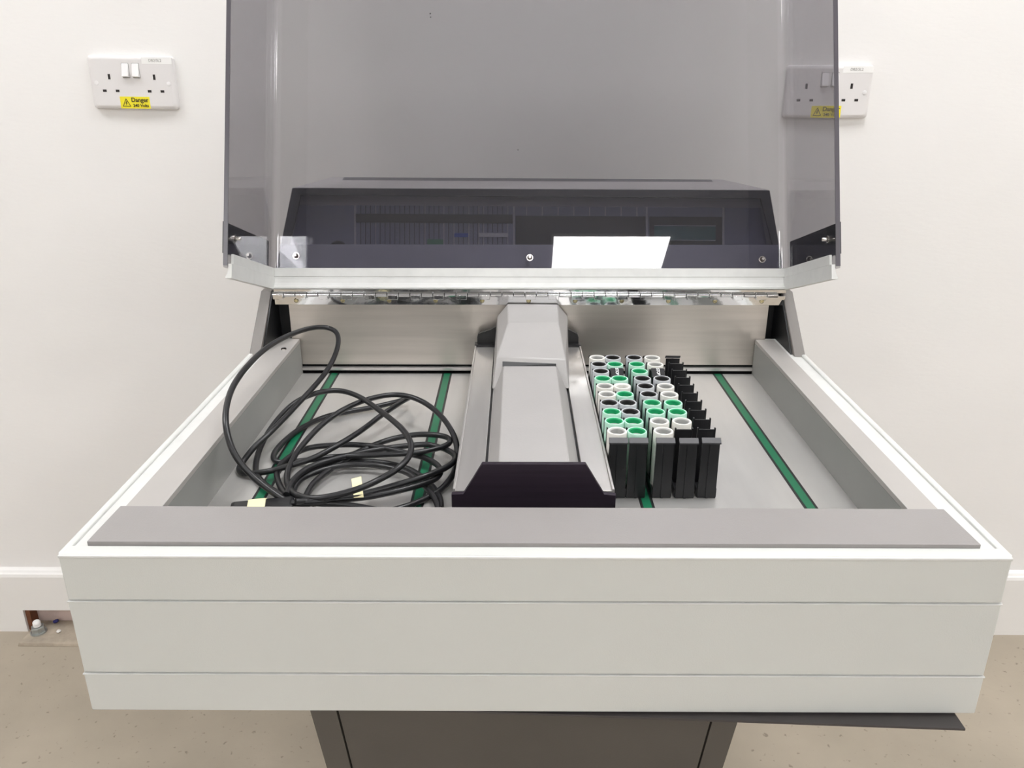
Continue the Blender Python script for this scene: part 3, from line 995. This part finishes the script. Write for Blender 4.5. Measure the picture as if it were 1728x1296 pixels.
paths = [
    # big loop standing up against the tray side, then across the coil and back
    [(430, 1195, .006), (390, 1178, .010), (330, 1140, .016), (230, 1062, .028), (150, 978, .042), (95, 880, .058), (68, 760, .074), (75, 655, .085), (112, 550, .094),
     (185, 448, .100), (285, 352, .098), (400, 284, .092), (520, 242, .086), (610, 235, .082), (668, 258, .077), (684, 310, .070), (664, 390, .060),
     (615, 480, .050), (540, 570, .042), (460, 655, .034), (380, 740, .028), (300, 820, .022), (220, 895, .014), (165, 965, .005), (142, 1005, .001),
     (160, 1030, .001), (215, 1033, .003), (310, 1020, .008), (420, 990, .012), (540, 952, .016), (660, 890, .021), (800, 805, .024), (920, 715, .024),
     (1020, 648, .021), (1070, 620, .016), (1072, 617, .010), (1000, 642, .004), (880, 670, .002), (760, 692, .001), (620, 722, .001), (490, 780, .001), (395, 850, .001), (338, 915, .001),
     (332, 955, .001), (370, 972, .001), (480, 965, .003), (640, 945, .009), (780, 936, .013), (920, 930, .014), (1100, 920, .014), (1220, 898, .014), (1285, 872, .014),
     (1290, 845, .014), (1250, 828, .013), (1170, 820, .012), (1080, 825, .011), (960, 850, .009), (840, 895, .008), (740, 945, .007), (640, 1010, .005), (550, 1085, .003),
     (510, 1150, .001), (505, 1185, .0)],
    # second tall coil
    [(560, 1200, .004), (420, 1172, .005), (320, 1120, .005), (252, 1062, .003), (232, 1000, .001), (252, 905, .005), (306, 800, .014), (378, 708, .022), (450, 645, .028), (530, 605, .032),
     (620, 583, .034), (710, 584, .036), (800, 615, .038), (890, 675, .040), (970, 735, .042), (1040, 800, .042), (1080, 870, .040), (1070, 940, .036), (1010, 1005, .032),
     (920, 1060, .026), (800, 1115, .022), (660, 1155, .018), (540, 1170, .015), (450, 1148, .012), (408, 1095, .011), (408, 1020, .012), (450, 930, .017), (530, 830, .024),
     (620, 745, .030), (730, 675, .034), (840, 630, .035), (960, 605, .034), (1060, 610, .033), (1160, 650, .030), (1250, 725, .026), (1310, 815, .020), (1332, 890, .014),
     (1334, 960, .008), (1310, 1040, .004), (1255, 1110, .002), (1180, 1160, .001), (1080, 1205, .001), (980, 1235, .001)],
    # flat loops on the deck
    [(420, 1160, .0), (418, 1110, .0), (450, 1060, .0), (520, 1020, .0), (600, 985, .0), (700, 965, .0), (810, 968, .0), (940, 980, .0), (1050, 1005, .0), (1140, 1055, .0), (1205, 1115, .0), (1240, 1175, .0), (1244, 1230, .0)],
    [(440, 1170, .0065), (442, 1115, .0065), (480, 1065, .0065), (550, 1030, .0065), (640, 1002, .0065), (740, 985, .0065), (850, 985, .0065), (960, 1000, .0065), (1060, 1030, .0065), (1130, 1080, .006), (1190, 1140, .004), (1225, 1200, .002), (1228, 1240, .001)],
    [(1020, 1262, .003), (860, 1228, .006), (700, 1203, .009), (560, 1195, .009), (440, 1180, .008), (385, 1135, .007), (358, 1085, .006), (348, 1030, .006), (370, 985, .007), (430, 935, .008), (520, 895, .009), (640, 880, .010), (760, 876, .010), (880, 885, .010),
     (970, 902, .009), (1070, 925, .008), (1160, 950, .008), (1222, 985, .008), (1242, 1022, .009), (1215, 1062, .010), (1130, 1095, .011), (1000, 1130, .011), (850, 1160, .010), (700, 1175, .011), (560, 1188, .013), (430, 1196, .012)],
    [(400, 1150, .012), (430, 1085, .012), (480, 1030, .013), (560, 985, .013), (700, 945, .012), (828, 915, .010), (972, 892, .009), (1144, 875, .009), (1213, 883, .009), (1276, 904, .010), (1318, 932, .012), (1318, 965, .014), (1265, 1005, .015), (1180, 1040, .017), (1040, 1085, .014), (880, 1130, .010), (740, 1162, .008), (600, 1178, .010), (450, 1188, .016)],
]
# centripetal smoothing through the traced points
def dense(pts, n_=7):
    out = []
    for i in range(len(pts) - 1):
        p0, p1, p2, p3 = pts[max(i - 1, 0)], pts[i], pts[i + 1], pts[min(i + 2, len(pts) - 1)]
        for k_ in range(n_):
            t = k_ / n_
            out.append(.5 * ((2 * p1) + (p2 - p0) * t + (2 * p0 - 5 * p1 + 4 * p2 - p3) * t * t + (3 * p1 - p0 - 3 * p2 + p3) * t ** 3))
    out.append(pts[-1])
    return out


def tube_mesh(mb, pts, rad, n_=10):
    t = bmesh.new()
    rows = []
    up = Vector((.1, .2, 1)).normalized()
    nrm = None
    for i, p_ in enumerate(pts):
        tg = (pts[min(i + 1, len(pts) - 1)] - pts[max(i - 1, 0)]).normalized()
        if nrm is None:
            nrm = tg.cross(up).normalized()
        nrm = (nrm - tg * nrm.dot(tg)).normalized()
        bn = tg.cross(nrm)
        rows.append([t.verts.new(p_ + (nrm * cos(2 * pi * k_ / n_) + bn * sin(2 * pi * k_ / n_)) * rad) for k_ in range(n_)])
    for a, c in zip(rows, rows[1:]):
        for k_ in range(n_):
            t.faces.new([a[k_], a[(k_ + 1) % n_], c[(k_ + 1) % n_], c[k_]])
    for f in t.faces:
        f.smooth = True
    t.faces.new(rows[0][::-1])
    t.faces.new(rows[-1])
    mb.merge(t)


XMIN, XMAX, YMAX = SL + CR + .0006, AXL - CR - .0006, YB - CR - .006
cb = MB()
for pth in paths:
    pts = [z4(*q_) for q_ in pth]
    for q_ in pts:
        q_.x = min(max(q_.x, XMIN), XMAX)
        q_.y = min(max(q_.y, .568), YMAX)
    pts = dense(pts)
    for q_ in pts:
        q_.z = max(q_.z, ZD + CR + .0006)
        q_.x = min(max(q_.x, XMIN), XMAX)
    tube_mesh(cb, pts, CR)
link('cord', cb.mesh('cord', 60), 'cable', cab, world=True)
p0 = z4(300, 1232, .004)
pg = MB().box(-.030, .030, -.012, .012, 0, .016, .004)
pg.box(.026, .045, -.006, .006, .003, .013, .003)
po = link('plug', pg.mesh('plug', 40), 'plug', cab, world=True)
po.location = (p0.x - .004, p0.y - .004, ZD + .0005)
po.rotation_euler = (0, 0, radians(12))
tp = link('tape_label', MB().box(-.010, .012, -.0125, .0125, -.0003, .0166, .0042).mesh('tape', 40), 'tape', po)
tp.location = (-.006, 0, 0)
tp.scale = (1, 1.01, 1.0)
# folded tape flag on the cord
ta, tb_, tc_, td = z4(768, 1165, .013), z4(822, 1162, .013), z4(808, 1050, .030), z4(755, 1062, .030)
tc_ = tb_ + Vector((-.004, .012, .030)); td = ta + Vector((-.004, .012, .030))
fl = MB().prism([z4(768, 1168, .0125), z4(822, 1164, .0125), z4(808, 1050, .018), z4(755, 1064, .018)], (0, .0004, 0))
link('tape_flag', fl.mesh('flag'), 'tape', cab, world=True)
